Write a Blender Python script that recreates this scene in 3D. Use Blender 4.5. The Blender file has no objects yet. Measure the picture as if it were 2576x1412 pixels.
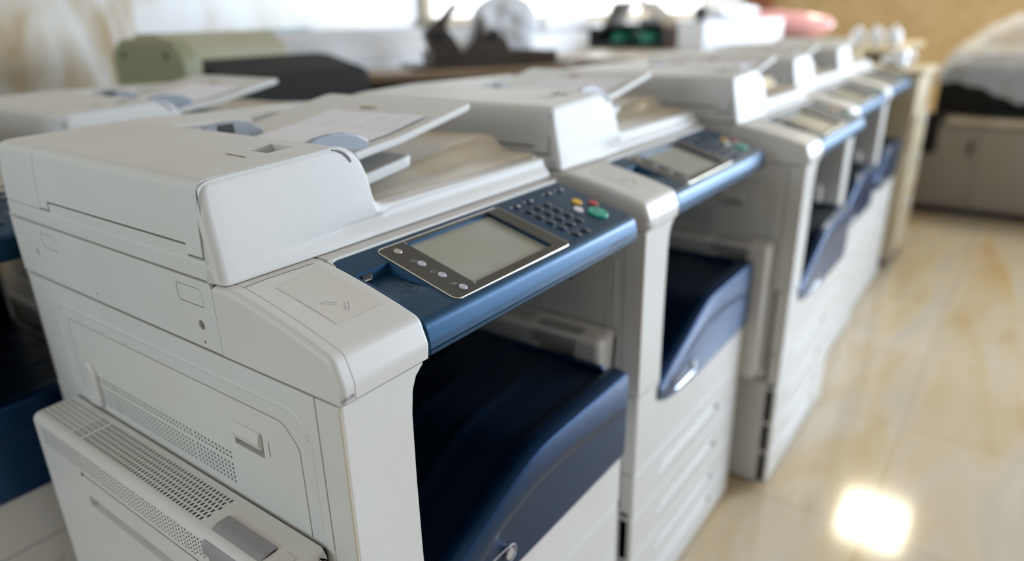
import bpy, bmesh, math, random
from mathutils import Vector, Matrix
random.seed(7)
SC = bpy.context.scene
COL = SC.collection

# ------------------------------------------------------------------ camera
yaw, pitch, roll = 9.31978400e-01, 3.63566984e-01, -2.32421301e-02
f_ = Vector((math.sin(yaw)*math.cos(pitch), math.cos(yaw)*math.cos(pitch), -math.sin(pitch)))
r0 = Vector((math.cos(yaw), -math.sin(yaw), 0)); u0 = r0.cross(f_)
r_ = r0*math.cos(roll) + u0*math.sin(roll); u_ = -r0*math.sin(roll) + u0*math.cos(roll)
cam = bpy.data.cameras.new('camera'); co = bpy.data.objects.new('camera', cam); COL.objects.link(co)
co.matrix_world = Matrix(((r_.x, u_.x, -f_.x, 0), (r_.y, u_.y, -f_.y, 0), (r_.z, u_.z, -f_.z, 1.3), (0, 0, 0, 1)))
cam.sensor_width = 36; cam.lens = 1752.95/2576*36; cam.clip_start = .02; cam.clip_end = 60
cam.dof.use_dof = True; cam.dof.focus_distance = .80; cam.dof.aperture_fstop = 1.5
SC.camera = co

# ------------------------------------------------------------------ world, lights, exposure
w = bpy.data.worlds.new('world'); SC.world = w; w.use_nodes = True
nt = w.node_tree; bg = nt.nodes['Background']
tc = nt.nodes.new('ShaderNodeTexCoord'); sx = nt.nodes.new('ShaderNodeSeparateXYZ'); cr = nt.nodes.new('ShaderNodeValToRGB')
nt.links.new(tc.outputs['Generated'], sx.inputs[0]); nt.links.new(sx.outputs[2], cr.inputs[0]); nt.links.new(cr.outputs[0], bg.inputs[0])
cr.color_ramp.elements[0].position = .0; cr.color_ramp.elements[0].color = (.52, .64, .76, 1)
cr.color_ramp.elements[1].position = .55; cr.color_ramp.elements[1].color = (1.0, .90, .77, 1)
bg.inputs[1].default_value = .47

def area(name, loc, target, sx_, sy_, power, col, spread=180):
    l = bpy.data.lights.new(name, 'AREA'); l.shape = 'RECTANGLE'; l.size = sx_; l.size_y = sy_
    l.energy = power; l.color = col; l.spread = math.radians(spread)
    o = bpy.data.objects.new(name, l); COL.objects.link(o); o.location = loc
    o.rotation_euler = (Vector(target)-Vector(loc)).to_track_quat('-Z', 'Y').to_euler()
    return o
area('window_light_far', (6.6, -3.6, 1.95), (2.0, .3, .9), 3.4, 2.2, 210, (.72, .84, 1.0))
area('window_light_near', (.8, -4.6, 1.9), (.8, .6, .8), 3.0, 1.8, 14, (.82, .89, 1.0))
area('window_light_left', (-3.6, 1.75, 1.9), (.4, .85, .9), 1.4, 1.8, 52, (.74, .90, 1.0))
area('window_light_end', (7.4, -2.75, 1.85), (2.6, .5, .9), 2.3, 1.7, 440, (.74, .86, 1.0))
area('ceiling_panel_light', (5.95, .46, 3.0), (5.95, .46, 0), .62, .5, 45, (1.0, .90, .68))
SC.view_settings.view_transform = 'Standard'; SC.view_settings.look = 'None'
SC.view_settings.gamma = 1; SC.view_settings.exposure = 0.12; SC.view_settings.use_curve_mapping = False

# ------------------------------------------------------------------ materials
def mat(name, col, rough=.5, metal=0, coat=0, spec=.5, bump=0, bscale=900, stain=0, emis=None, alpha=1, trans=0, spot=None):
    m = bpy.data.materials.new(name); m.use_nodes = True; N = m.node_tree; b = N.nodes['Principled BSDF']
    b.inputs['Base Color'].default_value = (*col, 1); b.inputs['Roughness'].default_value = rough
    b.inputs['Metallic'].default_value = metal; b.inputs['Coat Weight'].default_value = coat; b.inputs['Coat Roughness'].default_value = .16
    b.inputs['Specular IOR Level'].default_value = spec
    b.inputs['Alpha'].default_value = alpha; b.inputs['Transmission Weight'].default_value = trans
    t = N.nodes.new('ShaderNodeTexCoord')
    # every surface carries a faint uneven tone
    n = N.nodes.new('ShaderNodeTexNoise'); n.inputs['Scale'].default_value = 6; n.inputs['Detail'].default_value = 3
    N.links.new(t.outputs['Object'], n.inputs['Vector'])
    r = N.nodes.new('ShaderNodeValToRGB'); k = .05 + stain
    r.color_ramp.elements[0].position = .35; r.color_ramp.elements[1].position = .65
    r.color_ramp.elements[0].color = tuple(c*(1-k*a) for c, a in zip(col, (.6, .8, 1.3))) + (1,)
    r.color_ramp.elements[1].color = (*col, 1)
    N.links.new(n.outputs[0], r.inputs[0]); N.links.new(r.outputs[0], b.inputs['Base Color'])
    if bump:
        n2 = N.nodes.new('ShaderNodeTexNoise'); n2.inputs['Scale'].default_value = bscale; n2.inputs['Detail'].default_value = 1
        bp = N.nodes.new('ShaderNodeBump'); bp.inputs['Strength'].default_value = bump; bp.inputs['Distance'].default_value = .0004
        N.links.new(t.outputs['Object'], n2.inputs['Vector']); N.links.new(n2.outputs[0], bp.inputs['Height']); N.links.new(bp.outputs[0], b.inputs['Normal'])
    if emis:
        b.inputs['Emission Color'].default_value = (*emis[:3], 1); b.inputs['Emission Strength'].default_value = emis[3]
    return m
M = {}
M['cream'] = mat('cream_plastic', (.60, .605, .595), .5, bump=.22, bscale=2400)
M['door'] = mat('warm_cream_plastic', (.615, .615, .59), .5, bump=.3, bscale=1400)
M['smooth'] = mat('smooth_cream_plastic', (.62, .615, .60), .38, bump=.35, bscale=2400)
M['texture'] = mat('grained_cream_plastic', (.61, .608, .595), .42, bump=.5, bscale=2300)
M['matte_cream'] = mat('clip_tray_cream', (.585, .575, .54), .5, bump=.3)
M['bed'] = mat('output_bed_plastic', (.56, .51, .42), .35, stain=.25)
M['gap'] = mat('dark_gap', (.03, .035, .035), .7)
M['groove'] = mat('grey_groove', (.065, .07, .07), .7)
M['hole'] = mat('vent_hole', (.02, .022, .02), .9)  # near-black colour standing for the shade inside the vents
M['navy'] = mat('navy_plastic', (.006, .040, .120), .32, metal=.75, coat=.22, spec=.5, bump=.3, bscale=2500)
M['navy_shaded'] = mat('shaded_navy_plastic', (.003, .017, .048), .36, metal=.5, bump=.3, bscale=2500)  # darker copy of the navy, painting in the output bay's shade
M['navy_face'] = mat('navy_panel_face', (.002, .042, .100), .42, metal=.62, coat=.14, bump=.3, bscale=2500)
M['key'] = mat('navy_key', (.004, .014, .035), .35, coat=.3)
M['bezel'] = mat('brown_black_bezel', (.035, .032, .026), .38)
M['chrome'] = mat('chrome_rim', (.62, .58, .50), .42, metal=1)
M['lcd'] = mat('blank_lcd', (.33, .35, .32), .32, coat=.2, stain=.15)
M['btn'] = mat('lavender_grey_button', (.42, .42, .52), .3, coat=.3)
M['steel'] = mat('steel_button', (.55, .52, .47), .3, metal=.8)
M['yellow'] = mat('yellow_button', (.75, .45, .05), .35)
M['red'] = mat('red_button', (.45, .05, .05), .35)
M['white'] = mat('white_plastic', (.75, .75, .78), .35)
M['green'] = mat('green_button', (.0, .36, .24), .3, coat=.3)
M['ink'] = mat('printed_mark', (.35, .38, .46), .5)
M['embossed'] = mat('dark_emboss', (.002, .008, .02), .5)
M['grey_handle'] = mat('grey_handle', (.27, .265, .28), .5, bump=.5)
M['guide'] = mat('blue_grey_guide', (.27, .30, .345), .35, coat=.2)
M['silver'] = mat('silver_badge', (.55, .57, .62), .25, metal=.6)
M['scratch'] = mat('scuff', (.30, .30, .32), .6)
M['wear'] = mat('yellowed_plastic', (.55, .50, .40), .5)

# ------------------------------------------------------------------ mesh helpers
def axv(ax, a, p, q):
    # 2-D (p,q) in the plane normal to axis ax, at position a
    return (a, p, q) if ax == 0 else ((p, a, q) if ax == 1 else (p, q, a))
def rpoly(pts, n=4):
    """pts: (u, v[, r]) -> polygon with rounded corners"""
    out = []; L = len(pts)
    for i in range(L):
        p = pts[i]; r = p[2] if len(p) > 2 else 0
        P = Vector(p[:2])
        if r <= 0: out.append(tuple(P)); continue
        A = Vector(pts[i-1][:2])-P; B = Vector(pts[(i+1) % L][:2])-P
        la, lb = A.length, B.length; A.normalize(); B.normalize()
        ang = A.angle(B)
        if abs(ang-math.pi) < .05: out.append(tuple(P)); continue
        d = min(r/math.tan(ang/2), la*.49, lb*.49); rr = d*math.tan(ang/2)
        c = P+(A+B).normalized()*(rr/math.sin(ang/2))
        s = P+A*d-c; e = P+B*d-c
        a0 = math.atan2(s.y, s.x); a1 = math.atan2(e.y, e.x); da = (a1-a0+math.pi) % (2*math.pi)-math.pi
        for k in range(n+1):
            a = a0+da*k/n; out.append((c.x+rr*math.cos(a), c.y+rr*math.sin(a)))
    return out
def rect(u0, u1, v0, v1, r=0, n=4):
    return rpoly([(u0, v0, r), (u1, v0, r), (u1, v1, r), (u0, v1, r)], n)
def offset(poly, d):
    if d == 0: return poly
    L = len(poly); area2 = sum(poly[i-1][0]*poly[i][1]-poly[i][0]*poly[i-1][1] for i in range(L)); sg = 1 if area2 > 0 else -1
    out = []
    for i in range(L):
        P = Vector(poly[i]); a = (P-Vector(poly[i-1])); b = (Vector(poly[(i+1) % L])-P)
        if a.length < 1e-9: a = b
        if b.length < 1e-9: b = a
        a.normalize(); b.normalize()
        na = Vector((-a.y, a.x))*sg; nb = Vector((-b.y, b.x))*sg
        m = na+nb; 
        if m.length < 1e-6: out.append(tuple(P)); continue
        m.normalize(); k = max(.5, m.dot(na)); out.append(tuple(P+m*(d/k)))
    return out
class MB:
    def __init__(s): s.bm = bmesh.new()
    def loft(s, rings, cap=True, closed=True):
        bm = s.bm; R = [[bm.verts.new(p) for p in r] for r in rings]; n = len(R[0])
        for a, b in zip(R, R[1:]):
            for i in range(n if closed else n-1):
                j = (i+1) % n
                try: bm.faces.new((a[i], a[j], b[j], b[i]))
                except ValueError: pass
        if cap:
            for r in (R[0], R[-1]):
                try: bm.faces.new(r)
                except ValueError: pass
        return s
    def prism(s, poly, ax, a0, a1, r0=0, r1=0, n=3, keep=None):
        if r0:
            rings = [(a0+r0*(1-math.cos(math.pi/2*k/n)), r0*(1-math.sin(math.pi/2*k/n))) for k in range(n+1)]
        else: rings = [(a0, 0)]
        if r1: rings += [(a1-r1*(1-math.cos(math.pi/2*k/n)), r1*(1-math.sin(math.pi/2*k/n))) for k in range(n, -1, -1)]
        else: rings.append((a1, 0))
        R = []
        for a, d in rings:
            q = offset(poly, d)
            if keep and d: q = [keep(o_, p_, d) for o_, p_ in zip(poly, q)]
            R.append([axv(ax, a, *p) for p in q])
        return s.loft(R)
    def box(s, x0, x1, y0, y1, z0, z1, r=0, n=3):
        if r: return s.prism(rect(x0, x1, y0, y1, r, n), 2, z0, z1, r, r, n)
        return s.prism(rect(x0, x1, y0, y1), 2, z0, z1)
    def cyl(s, c, ax, rad, a0, a1, n=20, r1=0):
        poly = [(c[0]+rad*math.cos(2*math.pi*k/n), c[1]+rad*math.sin(2*math.pi*k/n)) for k in range(n)]
        return s.prism(poly, ax, a0, a1, 0, r1)
    def tube(s, pts, r, n=6, closed=False):
        P = [Vector(p) for p in pts]; rings = []; L = len(P)
        for i in range(L):
            if closed: t = P[(i+1) % L]-P[i-1]
            else: t = P[min(i+1, L-1)]-P[max(i-1, 0)]
            t.normalize(); up = Vector((0, 0, 1)) if abs(t.z) < .9 else Vector((1, 0, 0))
            a = t.cross(up).normalized(); b = t.cross(a)
            rr = r[i] if isinstance(r, (list, tuple)) else r
            rings.append([P[i]+(a*math.cos(2*math.pi*k/n)+b*math.sin(2*math.pi*k/n))*rr for k in range(n)])
        if closed: rings.append(rings[0]); return s.loft(rings, cap=False)
        return s.loft(rings)
    def grid(s, F, nu, nv):
        V = [[s.bm.verts.new(F(i/nu, j/nv)) for j in range(nv+1)] for i in range(nu+1)]
        for i in range(nu):
            for j in range(nv): s.bm.faces.new((V[i][j], V[i+1][j], V[i+1][j+1], V[i][j+1]))
        return s
    def move(s, M_):
        bmesh.ops.transform(s.bm, matrix=M_, verts=s.bm.verts); return s
    def mesh(s, name):
        bmesh.ops.remove_doubles(s.bm, verts=s.bm.verts, dist=1e-6)
        bmesh.ops.recalc_face_normals(s.bm, faces=s.bm.faces)
        me = bpy.data.meshes.new(name); s.bm.to_mesh(me); s.bm.free(); return me
def obj(name, mb, m, parent=None, cuts=None, ang=38, sharp=False):
    me = mb.mesh(name) if isinstance(mb, MB) else mb
    o = bpy.data.objects.new(name, me); COL.objects.link(o)
    if cuts:
        tmp = bpy.data.objects.new('tmp', cuts.mesh('tmp')); COL.objects.link(tmp)
        bo = o.modifiers.new('b', 'BOOLEAN'); bo.object = tmp; bo.operation = 'DIFFERENCE'; bo.solver = 'EXACT'
        dg = bpy.context.evaluated_depsgraph_get(); me2 = bpy.data.meshes.new_from_object(o.evaluated_get(dg))
        o.modifiers.clear(); o.data = me2; me2.name = name; bpy.data.objects.remove(tmp); me = me2
    me.materials.clear(); me.materials.append(M[m] if isinstance(m, str) else m)
    if not sharp:
        me.polygons.foreach_set('use_smooth', [True]*len(me.polygons))
        me.set_sharp_from_angle(angle=math.radians(ang))
        wn = o.modifiers.new('wn', 'WEIGHTED_NORMAL'); wn.keep_sharp = True; wn.weight = 100
    if parent: o.parent = parent
    return o
def text_mesh(txt, size, ext=.0002):
    c = bpy.data.curves.new('t', 'FONT'); c.body = txt; c.size = size; c.extrude = ext; c.align_x = 'LEFT'
    o = bpy.data.objects.new('t', c); COL.objects.link(o)
    dg = bpy.context.evaluated_depsgraph_get(); me = bpy.data.meshes.new_from_object(o.evaluated_get(dg))
    bpy.data.objects.remove(o); bm = bmesh.new(); bm.from_mesh(me); mb = MB(); mb.bm = bm; return mb
def tag(o, label=None, cat=None, group=None, kind=None):
    if label: o['label'] = label
    if cat: o['category'] = cat
    if group: o['group'] = group
    if kind: o['kind'] = kind
    return o
def empty(name, loc, rz=0):
    o = bpy.data.objects.new(name, None); COL.objects.link(o); o.location = loc; o.rotation_euler = (0, 0, rz); o.empty_display_size = .1
    return o
def copy_tree(o, parent=None):
    c = o.copy(); COL.objects.link(c)
    if parent: c.parent = parent
    for ch in list(o.children): copy_tree(ch, c)
    return c
def lerp(a, b, t): return a+(b-a)*t
def interp(x, tab):
    for (a, va), (b, vb) in zip(tab, tab[1:]):
        if x <= b: return lerp(va, vb, 0 if b == a else max(0, (x-a)/(b-a)))
    return tab[-1][1]
#STRUCT
# ------------------------------------------------------------------ structure
def marble_floor():
    m = bpy.data.materials.new('polished_marble_tiles'); m.use_nodes = True; N = m.node_tree; L = N.links; b = N.nodes['Principled BSDF']
    g = N.nodes.new('ShaderNodeNewGeometry'); mp = N.nodes.new('ShaderNodeMapping'); L.new(g.outputs['Position'], mp.inputs[0])
    mp.inputs['Rotation'].default_value = (0, 0, .35); mp.inputs['Scale'].default_value = (.5, 1.9, 1)
    n = N.nodes.new('ShaderNodeTexNoise'); n.inputs['Scale'].default_value = 1.6; n.inputs['Detail'].default_value = 6; n.inputs['Distortion'].default_value = 1.6; L.new(mp.outputs[0], n.inputs[0])
    r = N.nodes.new('ShaderNodeValToRGB'); e = r.color_ramp.elements
    e[0].position = .30; e[0].color = (.55, .40, .20, 1); e[1].position = .72; e[1].color = (.60, .56, .48, 1)
    k = e.new(.43); k.color = (.60, .50, .34, 1); k = e.new(.52); k.color = (.62, .54, .42, 1); k = e.new(.60); k.color = (.55, .51, .41, 1)
    L.new(n.outputs[0], r.inputs[0])
    mp2 = N.nodes.new('ShaderNodeMapping'); L.new(g.outputs['Position'], mp2.inputs[0]); mp2.inputs['Location'].default_value = (.06, -.15, 0)
    br = N.nodes.new('ShaderNodeTexBrick'); br.offset = 0; br.inputs['Scale'].default_value = 1; br.inputs['Brick Width'].default_value = .6; br.inputs['Row Height'].default_value = .6
    br.inputs['Mortar Size'].default_value = .0035; br.inputs['Color1'].default_value = (1, 1, 1, 1); br.inputs['Color2'].default_value = (.86, .82, .74, 1); br.inputs['Mortar'].default_value = (.72, .66, .56, 1)
    L.new(mp2.outputs[0], br.inputs[0])
    mx = N.nodes.new('ShaderNodeMix'); mx.data_type = 'RGBA'; mx.blend_type = 'MULTIPLY'; mx.inputs[0].default_value = .8
    L.new(r.outputs[0], mx.inputs[6]); L.new(br.outputs[0], mx.inputs[7]); L.new(mx.outputs[2], b.inputs['Base Color'])
    b.inputs['Roughness'].default_value = .10; b.inputs['Specular IOR Level'].default_value = .5
    return m
def marble_wall():
    m = bpy.data.materials.new('stained_marble_wall'); m.use_nodes = True; N = m.node_tree; L = N.links; b = N.nodes['Principled BSDF']
    g = N.nodes.new('ShaderNodeNewGeometry'); mp = N.nodes.new('ShaderNodeMapping'); L.new(g.outputs['Position'], mp.inputs[0])
    mp.inputs['Scale'].default_value = (2.6, 1, .9)
    n = N.nodes.new('ShaderNodeTexNoise'); n.inputs['Scale'].default_value = 2.1; n.inputs['Detail'].default_value = 6; n.inputs['Distortion'].default_value = .8; L.new(mp.outputs[0], n.inputs[0])
    r = N.nodes.new('ShaderNodeValToRGB'); e = r.color_ramp.elements
    e[0].position = .38; e[0].color = (.36, .25, .11, 1); e[1].position = .72; e[1].color = (.66, .66, .66, 1)
    k = e.new(.49); k.color = (.52, .46, .36, 1); k = e.new(.58); k.color = (.64, .62, .57, 1)
    L.new(n.outputs[0], r.inputs[0])
    # the staining fades along the wall; its paler end paints in window light
    s = N.nodes.new('ShaderNodeSeparateXYZ'); L.new(g.outputs['Position'], s.inputs[0])
    mr = N.nodes.new('ShaderNodeMapRange'); mr.inputs[1].default_value = 1.4; mr.inputs[2].default_value = 3.0; L.new(s.outputs[0], mr.inputs[0])
    mx = N.nodes.new('ShaderNodeMix'); mx.data_type = 'RGBA'; L.new(mr.outputs[0], mx.inputs[0]); L.new(r.outputs[0], mx.inputs[6]); mx.inputs[7].default_value = (.82, .82, .81, 1)
    L.new(mx.outputs[2], b.inputs['Base Color']); b.inputs['Roughness'].default_value = .35
    return m
b = MB(); b.box(-5, 9.2, -5.5, 3.6, -.05, 0); o = obj('floor', b, marble_floor(), sharp=True); tag(o, kind='structure')
b = MB(); b.box(-5, 9.2, 3.0, 3.15, 0, 3.2); o = obj('wall_back', b, marble_wall(), sharp=True); tag(o, kind='structure')
M['tan'] = mat('tan_wall', (.40, .27, .12), .6, stain=.15)
b = MB(); b.box(8.8, 8.95, -5.5, 3.0, 0, 3.2); o = obj('wall_right', b, 'tan', sharp=True); tag(o, kind='structure')

# bright window in the rear wall, its sill and the wooden door post
def emi(name, col, st):
    m = bpy.data.materials.new(name); m.use_nodes = True; b = m.node_tree.nodes['Principled BSDF']; b.inputs['Base Color'].default_value = (.8, .8, .8, 1)
    b.inputs['Emission Color'].default_value = (*col, 1); b.inputs['Emission Strength'].default_value = st; return m
b = MB(); b.box(3.3, 7.4, 2.985, 2.999, 1.30, 2.5); o = obj('window_1', b, emi('daylight_pane', (.93, .96, 1.0), 1.5), sharp=True); tag(o, kind='structure')
M['sill'] = mat('sill_beige', (.55, .46, .33), .5)
b = MB(); b.box(3.2, 7.5, 2.90, 2.998, 1.25, 1.298, .004)
for x in (3.2, 4.6, 6.0, 7.4): b.box(x, x+.06, 2.96, 2.998, 1.3, 2.5)
o = obj('window_frame', b, 'sill'); o.parent = bpy.data.objects['window_1']
M['redwood'] = mat('red_brown_wood', (.20, .055, .012), .35)
b = MB(); b.box(8.70, 8.80, 2.69, 2.93, 0, 2.6, .004); o = obj('door_1', b, 'redwood'); tag(o, kind='structure')
# ------------------------------------------------------------------ the copier (local: x right, y back, z up; front-left corner of the body at 0,0)
def inv_rect(y0, y1, z0, z1, r): return rect(y0, y1, z0, z1, r)
SL = .2733
def PZ(y): return 1.026-SL*(.15-y)
# matrix that lays things drawn flat (x, y, h) onto the sloping panel face
PT = Matrix(((1, 0, 0, 0), (0, 1, 0, 0), (0, SL, 1, 1.026-SL*.15), (0, 0, 0, 1)))
def make_copier():
    root = empty('photocopier', (0, 0, 0))
    P = lambda name, mb, m, cuts=None, parent=None, **k: obj(name, mb, m, parent or root, cuts, **k)
    # --- inner carcass, dark in the gaps
    b = MB(); b.box(.006, .610, .03, .726, .05, .535); b.box(.040, .610, .40, .726, .535, .94); b.box(.040, .085, .03, .41, .53, .94); b.box(.006, .04, .0375, .0745, .53, .94); b.box(.006, .04, .0375, .41, .888, .94)
    P('inner_frame', b, 'groove')
    # --- lower cabinet sides and back
    b = MB(); b.box(0, .012, .0385, .735, .345, .7435, .003); P('side_panel', b, 'cream')
    b = MB(); b.box(0, .012, .006, .735, .012, .338, .003); P('lower_side_panel', b, 'cream')
    b = MB(); b.box(.605, .617, .006, .735, .012, .6, .003); b.box(.605, .617, .40, .735, .602, .942, .003); P('right_side_panel', b, 'cream')
    b = MB(); b.box(.0, .617, .726, .738, .04, .942, .004); P('back_panel', b, 'cream')
    # upper side frame around the side door: an upside-down U
    u = rpoly([(.0385, .7445), (.0385, .9405), (.735, .9405, .006), (.735, .7445, .012), (.6222, .7445),
               (.6222, .8877, .010), (.100, .8902, .026), (.0748, .865, .02), (.0748, .7445)])
    b = MB(); b.prism(u, 0, 0, .014)
    P('upper_side_frame', b, 'cream')
    # embossed step round the door
    b = MB(); pr = rpoly([(.654, .757), (.654, .9075, .03), (.0545, .9115, .042), (.0545, .757)], 10); b.tube([(.0028, y, z) for y, z in pr], .0042, 12)
    P('frame_ridge', b, 'cream')
    # side door with latch recess
    dr = rpoly([(.0763, .7445, .001), (.0763, .8640, .022), (.1010, .8886, .024), (.6207, .8861, .008), (.6207, .7445, .001)])
    b = MB(); b.prism(dr, 0, -.0005, .030, .0012, 0, 2)
    c = MB(); c.box(-.01, .014, .1455, .2045, .8240, .8565)
    d = P('side_door', b, 'door', c)
    b = MB(); b.prism(rpoly([(-.0045, .858, .002), (-.007, .846, .003), (-.004, .836, .002), (.004, .838, .001), (.004, .860, .001)]), 1, .1465, .2035, .0015, .0015)
    P('door_latch', b, 'smooth', parent=d)
    b = MB(); b.box(-.0008, .001, .1335, .1342, .832, .852); P('latch_mark', b, 'groove', parent=d)
    b = MB(); b.prism(rpoly([(.606, .75, .01), (.6, .815, .02), (.575, .835, .015), (.562, .81, .015), (.562, .75, .01)]), 0, -.008, .002, .006, 0)
    P('hinge_bulge', b, 'smooth', parent=d)
    # round vent holes on the door, small dark pads coloured as the shade inside them
    b = MB()
    for blk in ((.2214, .300), (.3105, .495), (.5045, .526), (.5355, .561)):
        n = round((blk[1]-blk[0])/.0082)
        for i in range(n+1):
            y = blk[0]+(blk[1]-blk[0])*i/n
            for z in (.8035, .797, .7865, .7800, .7737, .7673, .7610):
                b.prism([(y-.0014, z-.0015), (y+.0014, z-.0015), (y+.0014, z+.0015), (y-.0014, z+.0015)], 0, -.0007, .001)
    P('vent_holes', b, 'hole', parent=d, sharp=True)
    # --- front corner column
    pl = rpoly([(0, .611, .001), (0, .9405, .001), (.124, .9405, .001), (.1165, .9345, .004), (.110, .929, .008), (.1035, .914, .02), (.100, .885, .05), (.0985, .80), (.0985, .70), (.0995, .611, .001)])
    b = MB(); b.prism(pl, 1, -.0015, .0365, .005, 0, 5, keep=lambda o, p, d: (o[0]+d, o[1]) if o[0] < .002 else ((o[0]-min(d, .0025), o[1]) if o[0] > .09 else o))
    P('corner_column', b, 'smooth')
    b = MB()
    pl = rpoly([(0, .431, .001), (0, .609, .001), (.0995, .609, .001), (.103, .558, .008), (.125, .547, .03), (.18, .5375, .05), (.31, .5345), (.615, .5345, .002), (.615, .431, .002)])
    b.prism(pl, 1, -.0015, .03, .005, 0, 5, keep=lambda o, p, d: (o[0]+d, o[1]) if o[0] < .002 else ((o[0], o[1]-min(d, .002)) if o[0] > .1 and o[1] > .5 else o))
    P('front_cover', b, 'smooth')
    # yellowed wear line down the corner
    b = MB(); b.tube([(.0006, -.0009, z) for z in (.615, .7, .8, .9, .938)], .0013, 6); P('yellowed_edge', b, 'wear', parent=root)
    # --- four paper drawers with recessed grips
    for z0, z1 in ((.322, .428), (.213, .319), (.118, .210), (.014, .115)):
        b = MB(); b.box(0, .615, -.001, .03, z0, z1, .003)
        c = MB(); zc = z0+(z1-z0)*.42 if z1 > .2 else z1-.035
        c.prism(rpoly([(-.02, zc-.016), (-.02, zc+.014), (.012, zc+.014, .004), (.004, zc-.012, .004)]), 0, .13, .47)
        d = P('drawer', b, 'smooth', c)
        b = MB(); b.prism(rpoly([(-.0035, zc+.012, .001), (-.002, zc+.019, .002), (.003, zc+.019, .001), (.003, zc+.012, .001)]), 0, .135, .465, .001, .001)
        P('drawer_handle', b, 'smooth', parent=d)
    b = MB(); b.box(.02, .605, .034, .70, .006, .05); P('plinth', b, 'gap')
    for x in (.06, .575):
        for y in (.07, .67):
            b = MB(); b.cyl((y, .018), 0, .018, x-.01, x+.01); P('caster', b, 'gap')
    # --- output bay: navy lining, catch tray surface and front lip
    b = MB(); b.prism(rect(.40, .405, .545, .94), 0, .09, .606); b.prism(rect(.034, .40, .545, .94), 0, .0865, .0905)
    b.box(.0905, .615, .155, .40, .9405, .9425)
    P('output_bay_lining', b, 'navy_shaded')
    def top(x): return interp(x, ((.0905, .600), (.12, .618), (.17, .640), (.22, .663), (.26, .682), (.30, .698), (.325, .706), (.35, .7095), (.40, .7105), (.616, .7095)))
    def sm(x): return sum(top(x+d) for d in (-.02, -.01, 0, .01, .02))/5
    b = MB()
    xs = [.0905+(.616-.0905)*i/44 for i in range(45)]
    rings = []
    for x in xs:
        t = sm(x); e = min(1, max(0, (x-.12)/.3)); f0 = -.0065 - .004*math.sin(min(1, max(0, (x-.09)/.25))*math.pi/2)
        zb = .5355 if x > .30 else interp(x, ((.0905, .566), (.11, .556), (.13, .548), (.16, .541), (.20, .5385), (.30, .5355)))
        h = t-zb
        # a swoosh: the face steps back below a curved line, then comes forward to the bottom edge
        sw = interp(x, ((.09, .54), (.16, .585), (.25, .632), (.33, .650), (.42, .652), (.50, .645), (.57, .638), (.64, .632)))
        amt = .0045*math.sin(math.pi*min(1, max(0, (x-.10)/.54)))
        sw = min(sw, t-.03); sw = max(sw, zb+.012)
        rings.append([(x, .036, t-.012), (x, .030, t-.004), (x, .022, t-.001), (x, .012, t), (x, .003, t-.0015), (x, f0+.003, t-.005), (x, f0, t-.011),
                      (x, f0-.0005, lerp(t-.018, sw+.008, .6)), (x, f0-.001, sw+.010), (x, f0-.0002, sw+.004), (x, f0+amt*.35, sw-.001), (x, f0+amt*.8, sw-.007), (x, f0+amt, sw-.011), (x, f0+amt+.0003, lerp(sw-.011, zb, .5)),
                      (x, f0+.002, zb+.002), (x, .0, zb), (x, .034, zb)])
    b.loft(rings); P('output_tray_lip', b, 'navy')
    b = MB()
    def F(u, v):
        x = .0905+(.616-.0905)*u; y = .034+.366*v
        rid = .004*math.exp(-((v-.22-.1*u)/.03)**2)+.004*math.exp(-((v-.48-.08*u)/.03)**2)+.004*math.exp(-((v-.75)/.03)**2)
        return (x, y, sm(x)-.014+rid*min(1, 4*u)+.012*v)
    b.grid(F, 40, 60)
    P('output_tray', b, 'navy_shaded')
    b = MB(); b.box(.603, .6165, .036, .40, .60, .7075, .003); P('tray_end_panel', b, 'navy')
    # badge on the lip
    b = text_mesh('xerox', .026); b.move(Matrix.Translation((.163, -.0128, .5685)) @ Matrix.Rotation(math.pi/2, 4, 'X'))
    b.tube([(.2075+.062*math.copysign(abs(math.cos(a))**.5, math.cos(a)), -.0125, .5755+.0155*math.copysign(abs(math.sin(a))**.5, math.sin(a))) for a in [2*math.pi*k/40 for k in range(40)]], .0011, 5, True)
    b.cyl((.256, .576), 1, .009, -.0135, -.010, 20, .001)
    P('logo_badge', b, 'silver')
    # --- pod left of the control panel
    prof = rpoly([(.1956, .9435, .001), (.1956, 1.0297, .005), (.160, 1.0297, .02), (.12, 1.0222, .05), (.075, 1.0122, .08), (.035, 1.0016, .05), (.004, .9922, .016), (-.0075, .962, .02), (-.0055, .9435, .002)], 5)
    def KP(o, p, d): return (o[0] if o[0] > .190 else p[0], o[1] if o[1] < .9455 else p[1])
    b = MB(); b.prism(prof, 0, 0, .0175, .0075, .0004, 6, keep=KP); P('pod_side_cover', b, 'smooth')
    b = MB(); b.prism(prof, 0, .0182, .1278, .0004, .0052, 5, keep=KP); po = P('pod_top_cover', b, 'smooth')
    b = MB()
    pz = lambda y: interp(y, ((0, .9912), (.035, 1.0016), (.075, 1.0125), (.12, 1.0223), (.16, 1.0298)))
    def F2(u, v):
        y = .044+.094*v; x0 = lerp(.0446, .0421, v); x1 = .110-.0*v
        return (lerp(x0, x1, u), y+ .014*u*v, pz(y+.014*u*v)+.00018)
    b.grid(F2, 8, 20); P('clip_area', b, 'matte_cream', parent=po)
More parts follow.
